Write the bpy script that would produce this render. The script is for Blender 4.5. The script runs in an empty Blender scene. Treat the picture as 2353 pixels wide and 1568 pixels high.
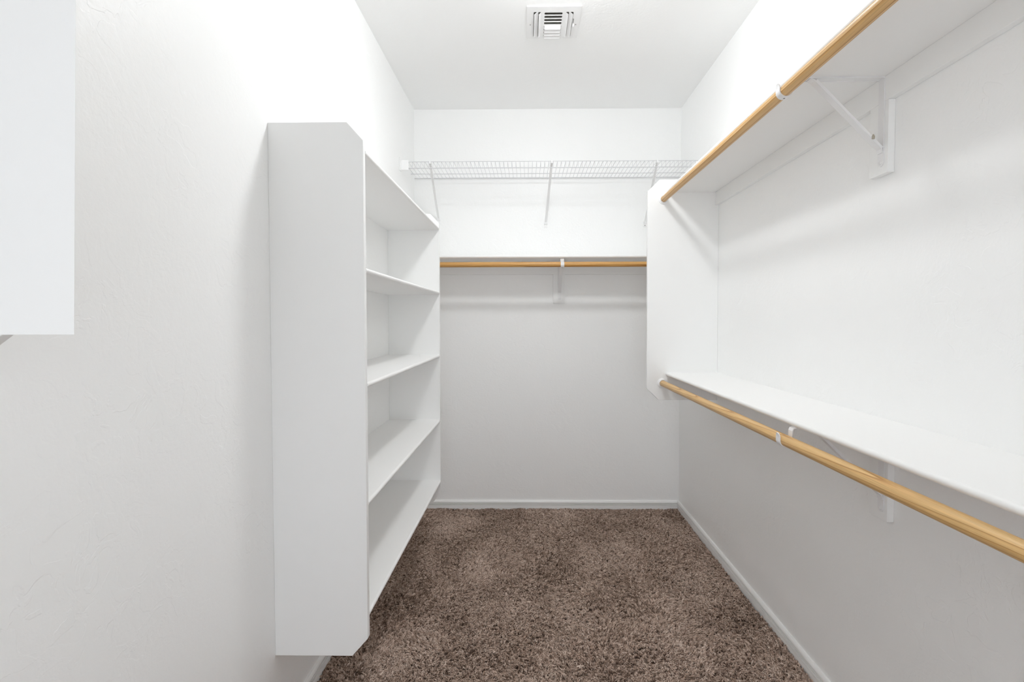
import bpy, bmesh, math
import numpy as np
from mathutils import Matrix, Vector

scene = bpy.context.scene
C = scene.collection

# ------------------------------------------------------------------ camera
CAM_H = 1.3007
F_PX, CX, CY = 1133.0, 1199.53, 766.72          # focal length and principal point, 2353 x 1568 frame
YAW, PITCH, ROLL = 0.0114, 0.0263, -0.0015
cd = bpy.data.cameras.new('camera')
cd.sensor_fit = 'HORIZONTAL'; cd.sensor_width = 36.0
cd.lens = F_PX / 2353 * 36
cd.shift_x = -(CX - 1176.5) / 2353
cd.shift_y = (CY - 784.0) / 2353
cd.clip_start = 0.02
cam = bpy.data.objects.new('camera', cd); C.objects.link(cam)
cam.matrix_world = (Matrix.Translation((0, 0, CAM_H)) @ Matrix.Rotation(YAW, 4, 'Z')
                    @ Matrix.Rotation(math.pi/2 - PITCH, 4, 'X') @ Matrix.Rotation(ROLL, 4, 'Z'))
scene.camera = cam

# ------------------------------------------------------------------ world + exposure
LAMP_STRENGTH = 76.0        # the frosted dome of the ceiling light (outside the frame, above)
WORLD_STRENGTH = 2.3        # daylight that comes in through the doorway behind the camera
w = bpy.data.worlds.new('daylight'); scene.world = w; w.use_nodes = True
bg = w.node_tree.nodes['Background']
bg.inputs[0].default_value = (0.90, 0.945, 1.0, 1); bg.inputs[1].default_value = WORLD_STRENGTH
scene.cycles.max_bounces = 24; scene.cycles.diffuse_bounces = 16     # a small white room: light goes round many times
vs = scene.view_settings
scene.display_settings.display_device = 'sRGB'
vs.view_transform = 'Standard'; vs.look = 'None'; vs.gamma = 1.0; vs.exposure = 0.40; vs.use_curve_mapping = False

# ------------------------------------------------------------------ room measures (metres)
XL, XR, YB, ZC = -0.7744, 1.0434, 3.3946, 2.74
YR = -1.10                                       # wall behind the camera
FLOOR_Z = -0.014                                 # backing of the carpet; pile tips reach z = 0

# ------------------------------------------------------------------ materials
def newmat(name, col, rough=0.5, spec=0.5):
    m = bpy.data.materials.new(name); m.use_nodes = True
    b = m.node_tree.nodes['Principled BSDF']
    b.inputs['Base Color'].default_value = (*col, 1); b.inputs['Roughness'].default_value = rough
    b.inputs['Specular IOR Level'].default_value = spec
    return m, m.node_tree, b

def node(nt, typ, **kw):
    n = nt.nodes.new(typ)
    for k, v in kw.items(): setattr(n, k, v)
    return n

def wall_paint(name, col, rough, strength, knock):
    m, nt, b = newmat(name, col, rough, 0.4)
    tc = node(nt, 'ShaderNodeTexCoord')
    # fine orange peel
    n1 = node(nt, 'ShaderNodeTexNoise'); n1.inputs['Scale'].default_value = 95; n1.inputs['Detail'].default_value = 3
    nt.links.new(tc.outputs['Object'], n1.inputs['Vector'])
    # hand-troweled skip texture: flat islands with soft edges, here and there
    n2 = node(nt, 'ShaderNodeTexNoise'); n2.inputs['Scale'].default_value = 16
    n2.inputs['Detail'].default_value = 4; n2.inputs['Distortion'].default_value = 1.1
    nt.links.new(tc.outputs['Object'], n2.inputs['Vector'])
    r = node(nt, 'ShaderNodeValToRGB'); r.color_ramp.elements[0].position = 0.50; r.color_ramp.elements[1].position = 0.53
    nt.links.new(n2.outputs['Fac'], r.inputs['Fac'])
    n3 = node(nt, 'ShaderNodeTexNoise'); n3.inputs['Scale'].default_value = 3.0
    nt.links.new(tc.outputs['Object'], n3.inputs['Vector'])
    r3 = node(nt, 'ShaderNodeMapRange'); r3.inputs[1].default_value = .42; r3.inputs[2].default_value = .62
    nt.links.new(n3.outputs['Fac'], r3.inputs[0])
    mu = node(nt, 'ShaderNodeMath', operation='MULTIPLY'); nt.links.new(r.outputs['Color'], mu.inputs[0]); nt.links.new(r3.outputs[0], mu.inputs[1])
    mk = node(nt, 'ShaderNodeMath', operation='MULTIPLY_ADD'); mk.inputs[1].default_value = knock
    nt.links.new(mu.outputs[0], mk.inputs[0]); nt.links.new(n1.outputs['Fac'], mk.inputs[2])
    bp = node(nt, 'ShaderNodeBump'); bp.inputs['Strength'].default_value = strength; bp.inputs['Distance'].default_value = 0.0012
    nt.links.new(mk.outputs[0], bp.inputs['Height']); nt.links.new(bp.outputs['Normal'], b.inputs['Normal'])
    return m

def trim_paint(name, col, rough=0.4, bump=0.12, scale=60):
    m, nt, b = newmat(name, col, rough, 0.45)
    tc = node(nt, 'ShaderNodeTexCoord')
    n1 = node(nt, 'ShaderNodeTexNoise'); n1.inputs['Scale'].default_value = scale; n1.inputs['Detail'].default_value = 4
    nt.links.new(tc.outputs['Object'], n1.inputs['Vector'])
    bp = node(nt, 'ShaderNodeBump'); bp.inputs['Strength'].default_value = bump; bp.inputs['Distance'].default_value = 0.0008
    nt.links.new(n1.outputs['Fac'], bp.inputs['Height']); nt.links.new(bp.outputs['Normal'], b.inputs['Normal'])
    return m

def wood(name, light, mid, dark, axis, ring, dist, tilt, seed, blotch=0.35, stops=(0.45, 0.74, 0.90, 0.96)):
    """pine dowel: growth rings around a pith outside the rod, so the skin shows stripes and flame figures"""
    m, nt, b = newmat(name, mid, 0.38, 0.5)
    tc = node(nt, 'ShaderNodeTexCoord')
    mp = node(nt, 'ShaderNodeMapping')
    mp.inputs['Rotation'].default_value = tilt; mp.inputs['Location'].default_value = seed
    nt.links.new(tc.outputs['Object'], mp.inputs['Vector'])
    sc = [1, 1, 1]; sc['XYZ'.index(axis)] = 0.06
    ms = node(nt, 'ShaderNodeMapping'); ms.inputs['Scale'].default_value = sc
    nt.links.new(tc.outputs['Object'], ms.inputs['Vector'])
    nz = node(nt, 'ShaderNodeTexNoise'); nz.inputs['Scale'].default_value = 26; nz.inputs['Detail'].default_value = 2
    nt.links.new(ms.outputs[0], nz.inputs['Vector'])
    sub = node(nt, 'ShaderNodeVectorMath', operation='SUBTRACT'); sub.inputs[1].default_value = (.5, .5, .5)
    nt.links.new(nz.outputs['Color'], sub.inputs[0])
    scl = node(nt, 'ShaderNodeVectorMath', operation='SCALE'); scl.inputs['Scale'].default_value = dist
    nt.links.new(sub.outputs[0], scl.inputs[0])
    add = node(nt, 'ShaderNodeVectorMath', operation='ADD')
    nt.links.new(mp.outputs[0], add.inputs[0]); nt.links.new(scl.outputs[0], add.inputs[1])
    wv = node(nt, 'ShaderNodeTexWave', wave_type='RINGS', rings_direction=axis, wave_profile='SAW')
    wv.inputs['Scale'].default_value = ring; wv.inputs['Distortion'].default_value = 0
    nt.links.new(add.outputs[0], wv.inputs['Vector'])
    cr = node(nt, 'ShaderNodeValToRGB')
    e = cr.color_ramp.elements
    e[0].position = 0.0; e[0].color = (*light, 1); e[1].position = 1.0; e[1].color = (*light, 1)
    for pos, c in zip(stops, (light, mid, dark, dark)):
        k = e.new(pos); k.color = (*c, 1)
    nt.links.new(wv.outputs['Fac'], cr.inputs['Fac'])
    # fine fibre streaks
    ms2 = node(nt, 'ShaderNodeMapping'); sc2 = [1, 1, 1]; sc2['XYZ'.index(axis)] = 0.02
    ms2.inputs['Scale'].default_value = sc2; nt.links.new(tc.outputs['Object'], ms2.inputs['Vector'])
    f = node(nt, 'ShaderNodeTexNoise'); f.inputs['Scale'].default_value = 420; f.inputs['Detail'].default_value = 3
    nt.links.new(ms2.outputs[0], f.inputs['Vector'])
    fr = node(nt, 'ShaderNodeMapRange'); fr.inputs[1].default_value = .3; fr.inputs[2].default_value = .7
    fr.inputs[3].default_value = 1 - blotch*.5; fr.inputs[4].default_value = 1.06
    nt.links.new(f.outputs['Fac'], fr.inputs[0])
    mx = node(nt, 'ShaderNodeMix', data_type='RGBA', blend_type='MULTIPLY'); mx.inputs[0].default_value = 1
    nt.links.new(cr.outputs[0], mx.inputs[6]); nt.links.new(fr.outputs[0], mx.inputs[7])
    nt.links.new(mx.outputs[2], b.inputs['Base Color'])
    return m

M = {}
M['wall'] = wall_paint('wall_paint', (0.930, 0.934, 0.930), 0.42, 0.42, 0.85)
M['wall_back'] = wall_paint('wall_paint_back', (0.930, 0.934, 0.930), 0.42, 0.50, 0.6)
M['ceiling'] = wall_paint('ceiling_paint', (0.93, 0.933, 0.93), 0.55, 0.30, 0.8)
M['board'] = trim_paint('board_paint', (0.90, 0.904, 0.899), 0.40)
M['nosing'] = trim_paint('shelf_paint', (0.90, 0.90, 0.893), 0.38, 0.2, 90)
M['trim'] = trim_paint('baseboard_paint', (0.90, 0.90, 0.893), 0.35, 0.1)
M['metal'] = trim_paint('white_enamel', (0.84, 0.84, 0.845), 0.32, 0.05)
M['wire'] = newmat('vinyl_coated_wire', (0.66, 0.66, 0.675), 0.35)[0]
M['plastic'] = newmat('white_plastic', (0.90, 0.90, 0.90), 0.35)[0]
M['screw'] = newmat('screw_head', (0.30, 0.29, 0.28), 0.5)[0]
M['vent'] = newmat('vent_enamel', (0.88, 0.88, 0.88), 0.38)[0]
M['duct'] = newmat('duct_metal', (0.62, 0.61, 0.58), 0.6)[0]
M['chip'] = newmat('bare_patch', (0.42, 0.38, 0.31), 0.8)[0]
M['rod_upper'] = wood('pine_straight', (0.72, 0.46, 0.20), (0.60, 0.33, 0.10), (0.37, 0.165, 0.03), 'Y', 46, 0.004, (0.002, 0, 0.0015), (-0.71, 0, -1.92))
M['rod_lower'] = wood('pine_flame', (0.73, 0.47, 0.20), (0.68, 0.41, 0.16), (0.44, 0.22, 0.06), 'Y', 40, 0.016, (0.020, 0, 0.012), (-0.742, 0, -0.922), stops=(0.55, 0.82, 0.93, 0.95))
M['rod_back'] = wood('pine_dark', (0.70, 0.40, 0.13), (0.58, 0.28, 0.07), (0.33, 0.13, 0.02), 'X', 34, 0.014, (0, 0.02, 0.02), (0, -3.08, -1.62))

m, nt, b = newmat('frosted_dome', (0.9, 0.9, 0.9), 0.4)
b.inputs['Emission Color'].default_value = (0.965, 0.985, 1.0, 1); b.inputs['Emission Strength'].default_value = LAMP_STRENGTH
M['dome'] = m

m, nt, b = newmat('carpet_backing', (0.20, 0.145, 0.115), 0.95, 0.1); M['backing'] = m
m, nt, b = newmat('carpet_yarn', (0.25, 0.18, 0.14), 0.9, 0.12)
at = node(nt, 'ShaderNodeAttribute', attribute_name='tint')
cr = node(nt, 'ShaderNodeValToRGB'); e = cr.color_ramp.elements
e[0].position = 0; e[0].color = (0.15, 0.098, 0.072, 1); e[1].position = 1; e[1].color = (0.80, 0.66, 0.575, 1)
k = e.new(.35); k.color = (0.45, 0.325, 0.255, 1)
k = e.new(.7); k.color = (0.66, 0.515, 0.43, 1)
nt.links.new(at.outputs['Fac'], cr.inputs['Fac']); nt.links.new(cr.outputs[0], b.inputs['Base Color'])
M['yarn'] = m

# ------------------------------------------------------------------ mesh helpers
def obj(name, bm, mat, parent=None, smooth=False, weld=True):
    me = bpy.data.meshes.new(name)
    bmesh.ops.recalc_face_normals(bm, faces=bm.faces)
    bm.to_mesh(me); bm.free()
    me.materials.append(mat)
    if smooth:
        me.polygons.foreach_set('use_smooth', [True]*len(me.polygons))
        me.set_sharp_from_angle(angle=math.radians(40))
    o = bpy.data.objects.new(name, me); C.objects.link(o)
    if parent:
        o.parent = parent; o.matrix_parent_inverse = Matrix.Identity(4)
        o.location = -parent_world(parent)
    return o

def parent_world(p):
    v = Vector(p.location)
    while p.parent: p = p.parent; v += p.location
    return v

def thing(name, label, cat, loc, group=None):
    o = bpy.data.objects.new(name, None); C.objects.link(o); o.empty_display_size = 0.05
    o.location = loc; o['label'] = label; o['category'] = cat
    if group: o['group'] = group
    return o

def tag(o, label, cat, group=None):
    o['label'] = label; o['category'] = cat
    if group: o['group'] = group
    return o

def struct(name, bm, mat, smooth=False):
    o = obj(name, bm, mat, None, smooth); o['kind'] = 'structure'; return o

def box(bm, x0, x1, y0, y1, z0, z1, bev=0.0, seg=2):
    t = bmesh.new()
    vs_ = [t.verts.new((x, y, z)) for x in (x0, x1) for y in (y0, y1) for z in (z0, z1)]
    for f in ((0, 1, 3, 2), (4, 6, 7, 5), (0, 4, 5, 1), (2, 3, 7, 6), (0, 2, 6, 4), (1, 5, 7, 3)):
        t.faces.new([vs_[i] for i in f])
    if bev: bmesh.ops.bevel(t, geom=t.edges[:], offset=bev, segments=seg, affect='EDGES', profile=0.5)
    merge(bm, t)

def merge(bm, t):
    me = bpy.data.meshes.new('tmp'); t.to_mesh(me); t.free(); bm.from_mesh(me); bpy.data.meshes.remove(me)

def prism(bm, poly, axis, a0, a1, bev=0.0, seg=2):
    """poly: 2-D outline in the plane across `axis`; (x,z) for 'Y', (y,z) for 'X', (x,y) for 'Z'"""
    def P(p, a):
        return {'Y': (p[0], a, p[1]), 'X': (a, p[0], p[1]), 'Z': (p[0], p[1], a)}[axis]
    t = bmesh.new()
    lo = [t.verts.new(P(p, a0)) for p in poly]; hi = [t.verts.new(P(p, a1)) for p in poly]
    n = len(poly)
    t.faces.new(lo); t.faces.new(hi[::-1])
    for i in range(n): t.faces.new((lo[i], hi[i], hi[(i+1) % n], lo[(i+1) % n]))
    bmesh.ops.recalc_face_normals(t, faces=t.faces)
    if bev: bmesh.ops.bevel(t, geom=t.edges[:], offset=bev, segments=seg, affect='EDGES', profile=0.5)
    merge(bm, t)

def tube(bm, p0, p1, r, seg=10, cap=True):
    p0, p1 = Vector(p0), Vector(p1); d = (p1-p0).normalized()
    u = d.orthogonal().normalized(); v = d.cross(u)
    rings = []
    for p in (p0, p1):
        rings.append([bm.verts.new(p + r*(math.cos(a)*u + math.sin(a)*v)) for a in [2*math.pi*i/seg for i in range(seg)]])
    for i in range(seg):
        bm.faces.new((rings[0][i], rings[1][i], rings[1][(i+1) % seg], rings[0][(i+1) % seg]))
    if cap: bm.faces.new(rings[0][::-1]); bm.faces.new(rings[1])

def path_tube(bm, pts, r, seg=6):
    for a, b_ in zip(pts[:-1], pts[1:]): tube(bm, a, b_, r, seg)

def lathe(bm, c, axis, prof, seg=40):
    """prof: list of (along, radius) revolved about axis through c"""
    ax = {'X': Vector((1, 0, 0)), 'Y': Vector((0, 1, 0)), 'Z': Vector((0, 0, 1))}[axis]
    u = ax.orthogonal().normalized(); v = ax.cross(u); c = Vector(c)
    prev = None
    for s, r in prof:
        if r < 1e-6: ring = [bm.verts.new(c + ax*s)]
        else: ring = [bm.verts.new(c + ax*s + r*(math.cos(a)*u + math.sin(a)*v)) for a in [2*math.pi*i/seg for i in range(seg)]]
        if prev:
            for i in range(seg):
                j = (i+1) % seg
                if len(prev) == 1 and len(ring) == 1: break
                if len(prev) == 1: bm.faces.new((prev[0], ring[i], ring[j]))
                elif len(ring) == 1: bm.faces.new((prev[i], ring[0], prev[j]))
                else: bm.faces.new((prev[i], ring[i], ring[j], prev[j]))
        prev = ring

def ribbon(bm, pts, width_axis, w0, w1, th):
    """flat metal strip: pts is its centre line (3-D), extruded between w0 and w1 along width_axis, th thick"""
    i_ = 'XYZ'.index(width_axis); n = len(pts); P = [Vector(p) for p in pts]
    ext = Vector((0, 0, 0)); ext[i_] = 1
    rows = []
    for k in range(n):
        d = (P[min(k+1, n-1)] - P[max(k-1, 0)]).normalized(); nn = d.cross(ext).normalized()
        row = []
        for s, wv_ in ((1, w0), (1, w1), (-1, w1), (-1, w0)):
            q = P[k] + nn*s*th/2; q[i_] = wv_; row.append(bm.verts.new(q))
        rows.append(row)
    for a, b_ in zip(rows[:-1], rows[1:]):
        for j in range(4): bm.faces.new((a[j], b_[j], b_[(j+1) % 4], a[(j+1) % 4]))
    bm.faces.new(rows[0]); bm.faces.new(rows[-1][::-1])

# ------------------------------------------------------------------ the room
T = 0.10
bm = bmesh.new(); box(bm, XL-T, XL, YR-T, YB+T, FLOOR_Z-.05, ZC+T); struct('wall_left', bm, M['wall'])
bm = bmesh.new(); box(bm, XR, XR+T, YR-T, YB+T, FLOOR_Z-.05, ZC+T); struct('wall_right', bm, M['wall'])
bm = bmesh.new(); box(bm, XL, XR, YB, YB+T, FLOOR_Z-.05, ZC+T); struct('wall_back', bm, M['wall_back'])
DX0, DX1, DZ = -0.42, 0.62, 2.06                 # the doorway the photographer stands in
bm = bmesh.new()
box(bm, XL, DX0, YR-T, YR, FLOOR_Z-.05, ZC+T); box(bm, DX1, XR, YR-T, YR, FLOOR_Z-.05, ZC+T); box(bm, DX0, DX1, YR-T, YR, DZ, ZC+T)
struct('wall_front', bm, M['wall'])
bm = bmesh.new(); box(bm, XL-T, XR+T, YR-T-.8, YB+T, FLOOR_Z-.06, FLOOR_Z); struct('floor', bm, M['backing'])
# ceiling with the hole of the air duct
VX0, VX1, VY0, VY1 = 0.0009, 0.2474, 2.295, 2.547
hx0, hx1, hy0, hy1 = VX0+.022, VX1-.022, VY0+.022, VY1-.012
bm = bmesh.new()
for a in ((XL, hx0, YR, YB), (hx1, XR, YR, YB), (hx0, hx1, YR, hy0), (hx0, hx1, hy1, YB)):
    box(bm, *a, ZC, ZC+.08)
bmesh.ops.remove_doubles(bm, verts=bm.verts, dist=1e-6)
struct('ceiling', bm, M['ceiling'])

# fluted baseboards
BH = 0.054
def bb_profile(th=0.012):
    """(outward, height) outline with a rounded top bead and three shallow grooves"""
    p = [(0, FLOOR_Z), (th*.95, FLOOR_Z), (th*.95, .012), (th, .017)]
    for z in (.0225, .0290, .0355):
        p += [(th, z-.0012), (th-.0085, z-.0009), (th-.0085, z+.0009), (th, z+.0012)]
    p += [(th, .0415), (th*.8, .048), (th*.5, BH-.001), (th*.15, BH), (0, BH)]
    return p
def baseboard(name, axis, a0, a1, wallc, sgn):
    bm = bmesh.new(); prism(bm, [(wallc + sgn*u, z) for u, z in bb_profile()], axis, a0, a1)
    struct(name, bm, M['trim'])
baseboard('baseboard_left', 'Y', YR, YB, XL, 1)
baseboard('baseboard_right', 'Y', YR, YB, XR, -1)
baseboard('baseboard_back', 'X', XL+.012, XR-.012, YB, -1)

# ------------------------------------------------------------------ carpet pile
def build_carpet():
    rng = np.random.default_rng(7)
    def field(x, y, seed, freqs):
        r = np.random.default_rng(seed); out = np.zeros_like(x)
        for f, a in freqs:
            for _ in range(7):
                th = r.uniform(0, 2*np.pi); ph = r.uniform(0, 2*np.pi); ff = f*r.uniform(.7, 1.3)
                out += a*np.sin(ff*(np.cos(th)*x+np.sin(th)*y)+ph)
        return out/np.sqrt(7)
    X0, X1 = XL+.0135, XR-.0135
    def tufts(y0, y1, dens, per, wide):
        """centres of the yarn tufts; every tuft is a small twisted bundle that leans one way"""
        m = int((X1-X0)*(y1-y0)*dens); cx, cy = rng.uniform(X0, X1, m), rng.uniform(y0, y1, m)
        clx = field(cx, cy, 1, fr)*.8 + rng.normal(0, .55, m); cly = field(cx, cy, 2, fr)*.8 + rng.normal(0, .55, m)
        ch = rng.normal(0, .0011, m) + .0016*field(cx, cy, 3, [(14, 1), (45, 1)])
        ct = rng.normal(0, .20, m) + .085*field(cx, cy, 4, [(10, 1), (24, .8)])  # broad patches: wear plus the shading of trodden pile, painted into the tint
        k = np.repeat(np.arange(m), per); n = len(k)
        sp = .0016*wide
        return (cx[k]+rng.normal(0, sp, n), cy[k]+rng.normal(0, sp, n), clx[k]+rng.normal(0, .32, n), cly[k]+rng.normal(0, .32, n),
                rng.uniform(.0095, .0140, n)+ch[k], np.clip(.47+ct[k]+rng.normal(0, .15, n), 0, 1), np.full(n, float(wide)), rng.uniform(0, np.pi, m)[k]+rng.normal(0, .5, n))
    fr = [(8, 1.0), (20, .8), (50, .5)]
    P_ = [np.concatenate(q) for q in zip(tufts(1.25, YB-.0135, 20000, 6, 1), tufts(YR-.05, 1.25, 5000, 5, 2))]
    x, y, lx, ly, h, t, wide, an = P_; n = len(x)
    x = np.clip(x, X0, X1); y = np.minimum(y, YB-.0135)
    h = np.clip(h, .006, .0175); L = .0072
    p0 = np.stack([x, y, np.full(n, FLOOR_Z+.0005)], 1)
    bx, by = rng.normal(0, .0019, n), rng.normal(0, .0019, n)
    p1 = np.stack([x+lx*L*.35+bx, y+ly*L*.35+by, FLOOR_Z+h*.62], 1)
    p2 = np.stack([x+lx*L*.8-bx*.4, y+ly*L*.8-by*.4, FLOOR_Z+h], 1)
    p3 = np.stack([x+lx*L*1.3-bx*1.6, y+ly*L*1.3-by*1.6, FLOOR_Z+h*rng.uniform(.72, 1.02, n)], 1)
    for p in (p1, p2, p3):
        p[:, 0] = np.clip(p[:, 0], X0-.001, X1+.001); p[:, 1] = np.minimum(p[:, 1], YB-.0125)
    w = rng.uniform(.0010, .0017, n)*wide
    s = np.stack([np.cos(an)*w, np.sin(an)*w, rng.uniform(-.5, .5, n)*w], 1)
    V = np.empty((n, 8, 3), np.float32)
    for k, (p, ww) in enumerate(((p0, .8), (p1, 1.0), (p2, .95), (p3, .45))):
        V[:, 2*k] = p - s*ww; V[:, 2*k+1] = p + s*ww
    base = (np.arange(n)*8)[:, None]
    quads = np.concatenate([base + np.array([[2*k, 2*k+1, 2*k+3, 2*k+2]]) for k in range(3)], 1).reshape(-1)
    me = bpy.data.meshes.new('carpet_pile')
    me.vertices.add(n*8); me.vertices.foreach_set('co', V.reshape(-1))
    me.loops.add(n*12); me.loops.foreach_set('vertex_index', quads.astype(np.int32))
    me.polygons.add(n*3); me.polygons.foreach_set('loop_start', (np.arange(n*3)*4).astype(np.int32))
    me.polygons.foreach_set('use_smooth', np.ones(n*3, bool))
    me.update(calc_edges=True)
    at = me.attributes.new('tint', 'FLOAT', 'POINT'); at.data.foreach_set('value', np.repeat(t, 8).astype(np.float32))
    me.materials.append(M['yarn'])
    o = bpy.data.objects.new('carpet_pile', me); C.objects.link(o)
    tag(o, 'brown mottled shaggy carpet covering the closet floor', 'carpet'); o['kind'] = 'stuff'
build_carpet()

# ------------------------------------------------------------------ open shelf unit on the left wall
XF = -0.4894
def panel_outline(xw, xf, z0, z1, ch, cz):
    """board seen from the end: square at the wall, both outer corners cut off"""
    s = 1 if xf > xw else -1
    return [(xw, z0), (xf - s*ch, z0), (xf, z0+cz), (xf, z1-cz), (xf - s*ch, z1), (xw, z1)]
unit = thing('shelf_unit', 'tall white open wall shelf unit with five shelves on the left wall', 'shelf unit', (XL, 1.4759, 0.2750))
for y0 in (1.4759, 2.7372):
    bm = bmesh.new(); prism(bm, panel_outline(XL+.0003, XF, 0.2750, 1.8920, .0480, .0540), 'Y', y0, y0+.0200, .0012)
    obj('side_panel', bm, M['board'], unit)
for zt in (1.8173, 1.4614, 1.1120, 0.7483, 0.4049):
    bm = bmesh.new(); t_ = .0165; r = t_/2; xe = XF+.0015
    pr = [(XL+.0003, zt-t_), (XL+.0003, zt)] + [(xe-r+r*math.sin(a), zt-r+r*math.cos(a)) for a in [math.pi*i/10 for i in range(11)]]
    prism(bm, pr, 'Y', 1.4960, 2.7371); obj('shelf', bm, M['nosing'], unit, smooth=True)

# ------------------------------------------------------------------ end panel close to the camera, high on the left wall
pn = thing('rack_divider', 'smooth white panel high on the left wall, cut by the left picture edge', 'divider', (XL, .417, 1.289))
bm = bmesh.new()       # its outer edge is bevelled towards the back and leans a little
pl = [[bm.verts.new((x + (dx if x > -.5 else 0), y, z)) for x, y in ((XL+.0003, .417), (-.3878, .417), (-.3890, .4185), (-.4120, .437), (XL+.0003, .437))] for z, dx in ((1.2893, 0), (2.45, .0356))]
bm.faces.new(pl[0][::-1]); bm.faces.new(pl[1])
for j in range(5): bm.faces.new((pl[0][j], pl[0][(j+1) % 5], pl[1][(j+1) % 5], pl[1][j]))
obj('board', bm, M['board'], pn)
bm = bmesh.new(); prism(bm, [(XL+.0003, 1.235), (-.700, 1.235), (-.632, 1.284), (-.632, 1.40), (XL+.0003, 1.40)], 'Y', .5855, .6, .001)
box(bm, XL+.0003, XL+.0193, .437, .5855, 1.300, 1.40, .001)
obj('support_block', bm, M['board'], pn)

# ------------------------------------------------------------------ end panel of the double hanging rack, right wall
Y3 = 2.7193
RX, RZU, RZL, RR = 0.7421, 1.9610, 0.9541, 0.0163
rp = thing('rack_divider', 'white end board with cut corners carrying both side rods on the right wall', 'divider', (XR, Y3, .8612))
bm = bmesh.new(); prism(bm, panel_outline(XR-.0003, .6570, .8612, 2.0690, .0650, .0630), 'Y', Y3, Y3+.0200, .0012)
obj('board', bm, M['board'], rp)
for z in (RZU, RZL):
    bm = bmesh.new()
    lathe(bm, (RX, Y3, z), 'Y', [(-.0002, .0270), (-.0035, .0268), (-.0050, .0250), (-.0055, .0215), (-.0130, .0200), (-.0130, .0172), (-.0004, .0170), (-.0004, 0)])
    s_ = obj('rod_socket', bm, M['plastic'], rp, smooth=True)

# ------------------------------------------------------------------ shelf boards
def side_shelf(zt, label):
    t_ = .0180; r = t_/2; zb = zt-t_; xe = .7600
    o = thing('closet_shelf', label, 'shelf', (XR, (Y3+YR)/2, zb), 'shelf boards of the hanging racks')
    bm = bmesh.new()
    pr = [(XR-.0003, zb), (XR-.0003, zt)] + [(xe+r-r*math.sin(a), zt-r+r*math.cos(a)) for a in [math.pi*i/10 for i in range(11)]]
    prism(bm, pr, 'Y', YR+.001, Y3-.0002); obj('board', bm, M['nosing'], o, smooth=True)
    bm = bmesh.new(); box(bm, XR-.0200, XR-.0003, YR+.001, Y3-.0004, zb-.0700, zb-.0001, .0012); obj('wall_cleat', bm, M['board'], o)
    return zb
ZSU = side_shelf(2.0160, 'long white shelf board above the upper rod on the right wall')
ZSL = side_shelf(1.0128, 'long white shelf board at waist height above the lower rod on the right wall')
ZSB = 1.6935; YS = YB-.2950
bs = thing('closet_shelf', 'white shelf board above the wooden rod on the back wall', 'shelf', (.13, YB, ZSB), 'shelf boards of the hanging racks')
bm = bmesh.new(); r = .009
prism(bm, [(YB-.0003, ZSB), (YB-.0003, ZSB+.018)] + [(YS+r-r*math.sin(a), ZSB+r+r*math.cos(a)) for a in [math.pi*i/10 for i in range(11)]], 'X', XL+.0005, XR-.0005)
obj('board', bm, M['nosing'], bs, smooth=True)
bm = bmesh.new(); box(bm, XL+.0005, XR-.0005, YB-.0200, YB-.0003, ZSB-.078, ZSB-.0001, .0012); obj('wall_cleat', bm, M['board'], bs)

# ------------------------------------------------------------------ wooden rods
def rod(axis, p0, p1, mat, label):
    bm = bmesh.new(); L = (Vector(p1)-Vector(p0)).length
    lathe(bm, p0, axis, [(0, 0), (0, RR-.001), (.001, RR)] + [(L*i/24, RR) for i in range(1, 24)] + [(L-.001, RR), (L, RR-.001), (L, 0)], 36)
    return tag(obj('closet_rod', bm, mat, None, smooth=True), label, 'closet rod', 'wooden closet rods')
rod('Y', (RX, YR+.002, RZU), (RX, Y3-.0010, RZU), M['rod_upper'], 'straight-grained wooden rod high on the right, just under the upper shelf')
rod('Y', (RX, YR+.002, RZL), (RX, Y3-.0010, RZL), M['rod_lower'], 'wooden rod at waist height on the right, just under the lower shelf')
RYB, RZB = 3.0946, 1.6510
rod('X', (XL+.002, RYB, RZB), (XR-.002, RYB, RZB), M['rod_back'], 'wooden rod running across the back wall')

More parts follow.
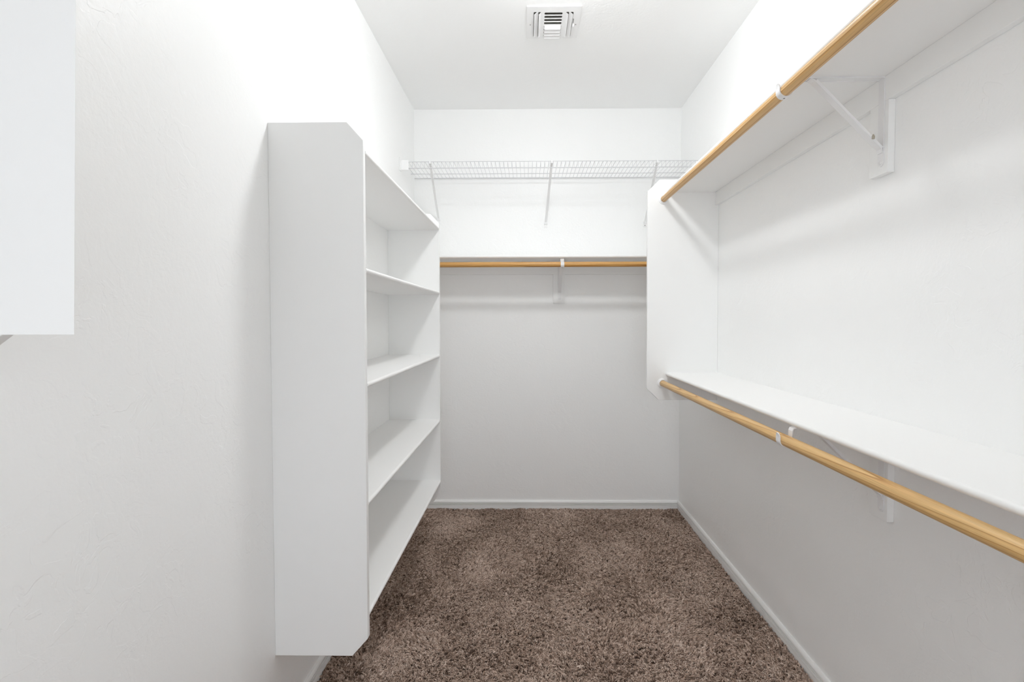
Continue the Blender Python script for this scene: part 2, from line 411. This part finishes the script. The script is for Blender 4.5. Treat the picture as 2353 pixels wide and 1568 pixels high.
# ------------------------------------------------------------------ shelf-and-rod brackets
def bracket(label, wall_pt, out, side, z_shelf, z_rod, d_rod, cleat, plate_w, z_plate, along_shift=0.0, chip=False):
    """wall_pt: point on the wall at arm position; out: unit vector away from wall; side: unit vector along the wall.
    All heights absolute; d = distance from the wall."""
    W = Vector(wall_pt); out = Vector(out); side = Vector(side)
    def P(d, s, z): v = W + out*d + side*s; v.z = z; return v
    def strip(bm, pts, hw, th):               # flat strip following (d,z) points
        n = len(pts); rows = []
        for k in range(n):
            a, b_ = pts[max(k-1, 0)], pts[min(k+1, n-1)]
            dx, dz = b_[0]-a[0], b_[1]-a[1]; l = math.hypot(dx, dz); nx, nz = -dz/l, dx/l
            hh = hw[k] if isinstance(hw, list) else hw
            rows.append([bm.verts.new(P(pts[k][0]+nx*t*th/2, s*hh, pts[k][1]+nz*t*th/2)) for t, s in ((1, -1), (1, 1), (-1, 1), (-1, -1))])
        for a, b_ in zip(rows[:-1], rows[1:]):
            for j in range(4): bm.faces.new((a[j], b_[j], b_[(j+1) % 4], a[(j+1) % 4]))
        bm.faces.new(rows[0]); bm.faces.new(rows[-1][::-1])
    o = thing('shelf_bracket', label, 'bracket', W + Vector((0, 0, 0)), 'shelf and rod brackets')
    # wooden backing board under the cleat
    bt = z_shelf - cleat
    s0, s1 = along_shift - plate_w/2, along_shift + plate_w/2
    bm = bmesh.new(); a = P(.0003, s0, z_plate); c = P(.0198, s1, bt-.0002)
    box(bm, min(a.x, c.x), max(a.x, c.x), min(a.y, c.y), max(a.y, c.y), a.z, c.z, .0012); obj('backing_board', bm, M['board'], o)
    df = .0200
    # arm + wall leg
    hw = .0115
    bm = bmesh.new(); strip(bm, [(df+.0004, z_shelf-.0016), (d_rod-RR-.010, z_shelf-.0016)], hw, .0028)
    for s in (-1, 1):                         # folded edges of the pressed steel arm
        q = [(df+.001, z_shelf-.003), (d_rod-.055, z_shelf-.003)]
        a = P(q[0][0], s*hw-.0007, z_shelf-.0045); c = P(q[1][0], s*hw+.0007, z_shelf-.0030)
        box(bm, min(a.x, c.x), max(a.x, c.x), min(a.y, c.y), max(a.y, c.y), a.z, c.z)
    obj('arm', bm, M['metal'], o)
    zl = z_plate + .022
    bm = bmesh.new()
    hws = [hw]*2 + [hw*math.cos(a) if a < 1.5 else .0015 for a in [math.pi/2*i/6 for i in range(1, 7)]]
    zz = [z_shelf-.003, zl+hw] + [zl+hw-hw*math.sin(math.pi/2*i/6) for i in range(1, 7)]
    strip(bm, [(df+.0013, z) for z in zz], hws, .0024); obj('wall_leg', bm, M['metal'], o, smooth=False)
    # diagonal brace
    zb = z_plate + .070
    bm = bmesh.new(); strip(bm, [(d_rod-.070, z_shelf-.0042), (d_rod-.082, z_shelf-.010), (df+.0060, zb+.0015), (df+.0036, zb-.010)], hw*.93, .0030)
    for s in (-1, 1):
        pts = [(d_rod-.084, z_shelf-.012), (df+.0062, zb+.001)]
        n0 = [P(pts[0][0], s*hw*.93-.0006, pts[0][1]), P(pts[0][0], s*hw*.93+.0006, pts[0][1]), P(pts[0][0]-.0045, s*hw*.93+.0006, pts[0][1]+.0045), P(pts[0][0]-.0045, s*hw*.93-.0006, pts[0][1]+.0045)]
        n1 = [P(pts[1][0], s*hw*.93-.0006, pts[1][1]), P(pts[1][0], s*hw*.93+.0006, pts[1][1]), P(pts[1][0]-.0035, s*hw*.93+.0006, pts[1][1]+.0045), P(pts[1][0]-.0035, s*hw*.93-.0006, pts[1][1]+.0045)]
        A = [bm.verts.new(v) for v in n0]; B = [bm.verts.new(v) for v in n1]
        for j in range(4): bm.faces.new((A[j], B[j], B[(j+1) % 4], A[(j+1) % 4]))
        bm.faces.new(A[::-1]); bm.faces.new(B)
    br = obj('brace', bm, M['metal'], o)
    if chip:
        bm = bmesh.new(); q = P(df+.032, -hw*.93-.0012, zb+.030)
        lathe(bm, q, 'Z', [(-.003, 0), (-.002, .004), (.004, .0045), (.010, .002), (.012, 0)], 7)
        tag_part = obj('paint_chip', bm, M['chip'], br); tag_part['label'] = 'bare yellowish patch'
    # rod hook: comes down behind the rod, round under it and up in front
    rh = RR + .0016
    pts = [(d_rod-rh-.012, z_shelf-.0034), (d_rod-rh-.003, z_shelf-.0060), (d_rod-rh, z_shelf-.013)]
    pts += [(d_rod - rh*math.cos(a), z_rod - rh*math.sin(a)) for a in [math.pi*i/16 for i in range(17)]]
    pts += [(d_rod+rh, z_rod+.010), (d_rod+rh+.0005, z_rod+.015), (d_rod+rh+.0015, z_rod+.019), (d_rod+rh+.0025, z_rod+.0215)]
    hws = [.0110]*(len(pts)-4) + [.0110, .0095, .0070, .0030]
    bm = bmesh.new(); strip(bm, pts, hws, .0026); hk = obj('rod_hook', bm, M['metal'], o)
    a_ = math.pi*.5; q = P(d_rod-rh*math.cos(a_), 0, z_rod-rh*math.sin(a_)-.0014)
    bm = bmesh.new(); lathe(bm, q, 'Z', [(.0004, 0), (.0004, .0028), (-.0008, .0026), (-.0012, 0)], 12); obj('screw', bm, M['screw'], hk)
    # wall screws
    for z in (zl+hw*.9,):
        q = P(df+.0024, 0, z); bm = bmesh.new()
        ax = 'X' if abs(out.x) > .5 else 'Y'; sg = out.x + out.y
        lathe(bm, q, ax, [(0, .0062), (sg*.0012, .0055), (sg*.0020, .0025), (sg*.0014, .0018), (sg*.0014, 0)], 16)
        obj('screw', bm, M['metal'], o, smooth=True)
    return o
bracket('white metal bracket under the upper right shelf, hooking the high rod', (XR, 1.4510, 0), (-1, 0, 0), (0, 1, 0), ZSU, RZU, XR-RX, .0700, .0760, 1.7220, .0120, True)
bracket('white metal bracket under the waist-high right shelf, hooking the lower rod', (XR, 1.4260, 0), (-1, 0, 0), (0, 1, 0), ZSL, RZL, XR-RX, .0700, .0760, .7235, .0150)
bracket('white metal bracket holding the rod in the middle of the back wall', (.2175, YB, 0), (0, -1, 0), (1, 0, 0), ZSB, RZB, YB-RYB, .0780, .0800, 1.4190, -.0030)

# ------------------------------------------------------------------ wire shelf on the back wall
WZ, WY0, WY1 = 2.2750, 3.0400, 3.3830
ws = thing('wire_shelf', 'white wire shelf with diagonal braces high on the back wall', 'shelf', (.13, YB, WZ))
x0, x1 = XL+.012, XR-.010
bm = bmesh.new()
n = int((x1-x0)/.0254)
for i in range(n+1):
    x = x0 + .006 + i*.0254
    if x > x1: break
    path_tube(bm, [(x, WY1, WZ), (x, WY0+.003, WZ), (x, WY0, WZ-.003), (x, WY0, WZ-.040)], .00125, 6)
obj('deck_wires', bm, M['wire'], ws, smooth=True)
for nm, y, z, r in (('front_rail', WY0-.0015, WZ-.0015, .0019), ('lip_rail', WY0-.0015, WZ-.0400, .0029), ('middle_rail', 3.285, WZ-.0028, .0022), ('back_rail', WY1, WZ-.0028, .0030)):
    bm = bmesh.new(); tube(bm, (XL+.003 if nm != 'back_rail' else XL+.004, y, z), (XR-.004, y, z), r, 10); obj(nm, bm, M['wire'], ws, smooth=True)
for xa, xb, zb in ((-.597, -.6085, 1.978), (.149, .1245, 1.9484), (.7928, .8007, 1.952)):
    p0 = Vector((xa, WY0+.004, WZ-.004)); p1 = Vector((xb, YB-.008, zb+.014))
    d = (p1-p0).normalized(); u = Vector((1, 0, 0)); u = (u-d*u.dot(d)).normalized(); v = d.cross(u)
    bm = bmesh.new()
    prof = [(-.0078, .0036), (-.0078, -.0036), (.0078, -.0036), (.0078, .0036), (.0062, .0036), (.0062, -.0020), (-.0062, -.0020), (-.0062, .0036)]
    A = [bm.verts.new(p0+u*a+v*b_) for a, b_ in prof]; B = [bm.verts.new(p1+u*a+v*b_) for a, b_ in prof]
    for j in range(8): bm.faces.new((A[j], B[j], B[(j+1) % 8], A[(j+1) % 8]))
    bm.faces.new(A[::-1]); bm.faces.new(B)
    path_tube(bm, [(xa-.008, WY0-.003, WZ+.002), (xa-.004, WY0-.003, WZ+.004), (xa+.004, WY0-.003, WZ+.004), (xa+.008, WY0-.003, WZ+.002)], .0022, 6)
    box(bm, xa-.0045, xa+.0045, WY0-.006, WY0+.006, WZ-.014, WZ+.002, .001)
    br = obj('brace', bm, M['plastic'], ws)
    bm = bmesh.new(); prism(bm, [(YB-.0003, zb-.014), (YB-.0045, zb-.014), (YB-.0055, zb+.004), (YB-.016, zb+.014), (YB-.016, zb+.022), (YB-.0003, zb+.022)], 'X', xb-.0120, xb+.0120, .0008)
    ft = obj('foot', bm, M['plastic'], br)
    bm = bmesh.new(); lathe(bm, (xb, YB-.0052, zb-.004), 'Y', [(0, .0035), (-.0015, .0028), (-.0018, 0)], 10); obj('screw', bm, M['screw'] if xb > .5 else M['plastic'], br)
for xc in (-.515, .105, .865):                # little rail clips on the wall
    bm = bmesh.new()
    path_tube(bm, [(xc+.0075*math.cos(a), WY1+.002, WZ-.003+.0075*math.sin(a)) for a in [math.pi*i/6 for i in range(13)]], .0014, 6)
    tube(bm, (xc, WY1+.004, WZ-.003), (xc, YB-.0003, WZ-.003), .0035, 10)
    obj('wall_clip', bm, M['plastic'], ws, smooth=True)
for xa, xb in ((XL+.0003, XL+.048),):          # end bracket on the left wall
    bm = bmesh.new(); box(bm, xa, xb, WY0-.011, WY0-.0055, WZ-.052, WZ+.007, .0015)
    xw0, xw1 = (xa, xa+.004) if xa < 0 else (xb-.004, xb)
    box(bm, xw0, xw1, WY0-.048, WY0-.008, WZ-.063, WZ+.014, .0015)
    obj('end_bracket', bm, M['plastic'], ws)

# ------------------------------------------------------------------ ceiling register
cv = thing('ceiling_vent', 'square white air vent with louvres in the ceiling', 'vent', ((VX0+VX1)/2, (VY0+VY1)/2, ZC))
def rounded(x0, x1, y0, y1, r, k=5):
    pts = []
    for cx, cy, a0 in ((x1-r, y1-r, 0), (x0+r, y1-r, 90), (x0+r, y0+r, 180), (x1-r, y0+r, 270)):
        for i in range(k+1):
            a = math.radians(a0+90*i/k); pts.append((cx+r*math.cos(a), cy+r*math.sin(a)))
    return pts
def holed_plate(bm, outer, holes, z0, z1):
    """plate with holes via edge fill"""
    t = bmesh.new()
    def loop(pts):
        vv = [t.verts.new((x, y, z0)) for x, y in pts]
        return [t.edges.new((vv[i], vv[(i+1) % len(vv)])) for i in range(len(vv))]
    es = loop(outer)
    for h in holes: es += loop(h)
    bmesh.ops.triangle_fill(t, use_beauty=True, use_dissolve=False, edges=es)
    r_ = bmesh.ops.extrude_face_region(t, geom=t.faces[:])
    for v in [g for g in r_['geom'] if isinstance(g, bmesh.types.BMVert)]: v.co.z = z1
    merge(bm, t)
def fx(f): return VX0 + f*(VX1-VX0)
zp = ZC-.0042
CXA, CXB, CYA, CYB = fx(.325), fx(.665), 2.3340, 2.5330
pitch = (CYB-CYA)/8
holes = []
for k in range(8): holes.append(rounded(CXA, CXB, CYA+k*pitch+.0035, CYA+(k+1)*pitch-.0035, .005))
side_slots = [(.118, .178), (.205, .260), (.728, .788), (.815, .872)]
for a, b_ in side_slots: holes.append(rounded(fx(a), fx(b_), CYA, CYB, .004))
lev = (fx(.885), fx(.897), 2.385, 2.455)
holes.append(rounded(*lev, .0012))
bm = bmesh.new(); holed_plate(bm, rounded(VX0, VX1, VY0, VY1, .002), holes, zp, zp+.0012)
for a in ((VX0, VX1, VY0-.0022, VY0), (VX0, VX1, VY1, VY1+.0022), (VX0-.0022, VX0, VY0-.0022, VY1+.0022), (VX1, VX1+.0022, VY0-.0022, VY1+.0022)):
    box(bm, *a, zp, ZC-.0001)
obj('frame', bm, M['vent'], cv)
def louvre(x0, x1, y0, y1, along, dz, up, name='louvre'):
    """pressed louvre blade: hinged on one long edge of its slot, tilted"""
    bm = bmesh.new(); th = .0009
    if along == 'X':
        t = bmesh.new()
        P4 = [(x0, y0[0], y0[1]), (x1, y0[0], y0[1]), (x1-.003, y1[0], y1[1]), (x0+.003, y1[0], y1[1])]
    else:
        P4 = [(x0[0], y0, x0[1]), (x0[0], y1, x0[1]), (x1[0], y1-.004, x1[1]), (x1[0], y0+.004, x1[1])]
    lo = [bm.verts.new(p) for p in P4]; hi = [bm.verts.new((p[0], p[1], p[2]+th)) for p in P4]
    bm.faces.new(lo); bm.faces.new(hi[::-1])
    for j in range(4): bm.faces.new((lo[j], hi[j], hi[(j+1) % 4], lo[(j+1) % 4]))
    o = obj(name, bm, M['vent'], cv); LV.append(o.name); return o
LV = []
for k in range(8):
    a, b_ = CYA+k*pitch+.0035, CYA+(k+1)*pitch-.0035
    if k < 4:   # blades lean so that the dark duct shows between them
        louvre(CXA+.001, CXB-.001, (a, zp+.0002), (b_-.004, zp+.0130), 'X', 0, 0)
    else:       # blades lean the other way and hang out, closing the view
        louvre(CXA+.001, CXB-.001, (a, zp+.0002), (b_-.001, zp-.0088), 'X', 0, 0)
        bm = bmesh.new(); box(bm, CXA+.004, CXB-.004, b_-.0014, b_+.0002, zp-.0105, zp-.0084, .0004); obj('louvre_lip', bm, M['vent'], bpy.data.objects[LV[-1]])
for i, (a, b_) in enumerate(side_slots):
    xa, xb = fx(a), fx(b_)
    if i < 2: louvre((xb, zp+.0006), (xa+.0025, zp-.0075), CYA+.003, CYB-.001, 'Y', 0, 0)
    else: louvre((xa, zp+.0006), (xb-.0025, zp-.0075), CYA+.003, CYB-.001, 'Y', 0, 0)
bm = bmesh.new(); box(bm, lev[0]+.0004, lev[1]-.0004, 2.424, 2.434, zp-.001, ZC+.006); prism(bm, [(2.420, zp-.003), (2.424, zp-.012), (2.430, zp-.014), (2.436, zp-.010), (2.438, zp-.003), (2.436, zp-.001), (2.422, zp-.001)], 'X', lev[0]-.001, lev[1]+.0025, .0006)
obj('damper_lever', bm, M['vent'], cv)
for x in (fx(.055), fx(.945)):
    bm = bmesh.new(); lathe(bm, (x, 2.432, zp), 'Z', [(0, .0032), (-.0010, .0026), (-.0012, 0)], 12); obj('screw', bm, M['screw'], cv)
# sheet-metal duct boot and damper vanes above
bm = bmesh.new(); zt = ZC+.16
for a in ((hx0, hx0+.001, hy0, hy1), (hx1-.001, hx1, hy0, hy1), (hx0, hx1, hy0, hy0+.001), (hx0, hx1, hy1-.001, hy1)): box(bm, *a, ZC-.0005, zt)
box(bm, hx0, hx1, hy0, hy1, zt, zt+.001)
obj('duct_boot', bm, M['duct'], cv)
for k in range(7):
    y = hy0+.016+k*.030
    bm = bmesh.new(); prism(bm, [(y, ZC+.016), (y+.0010, ZC+.016), (y+.018, ZC+.030), (y+.017, ZC+.030)], 'X', hx0+.002, hx1-.002); obj('damper_vane', bm, M['duct'], cv)

# ------------------------------------------------------------------ ceiling light above the frame: the closet's only lamp
LX, LY = 0.147, 1.855
cl = thing('ceiling_light', 'round frosted ceiling light above the picture', 'ceiling light', (LX, LY, ZC))
bm = bmesh.new(); lathe(bm, (LX, LY, ZC), 'Z', [(-.0002, 0), (-.0002, .116), (-.022, .116), (-.026, .112), (-.026, 0)], 48); obj('base', bm, M['metal'], cl, smooth=True)
bm = bmesh.new(); lathe(bm, (LX, LY, ZC-.0265), 'Z', [(0, 0), (0, .104)] + [(-.070*math.sin(a), .104*math.cos(a)) for a in [math.pi/2*i/10 for i in range(1, 10)]] + [(-.070, 0)], 48)
obj('dome', bm, M['dome'], cl, smooth=True)
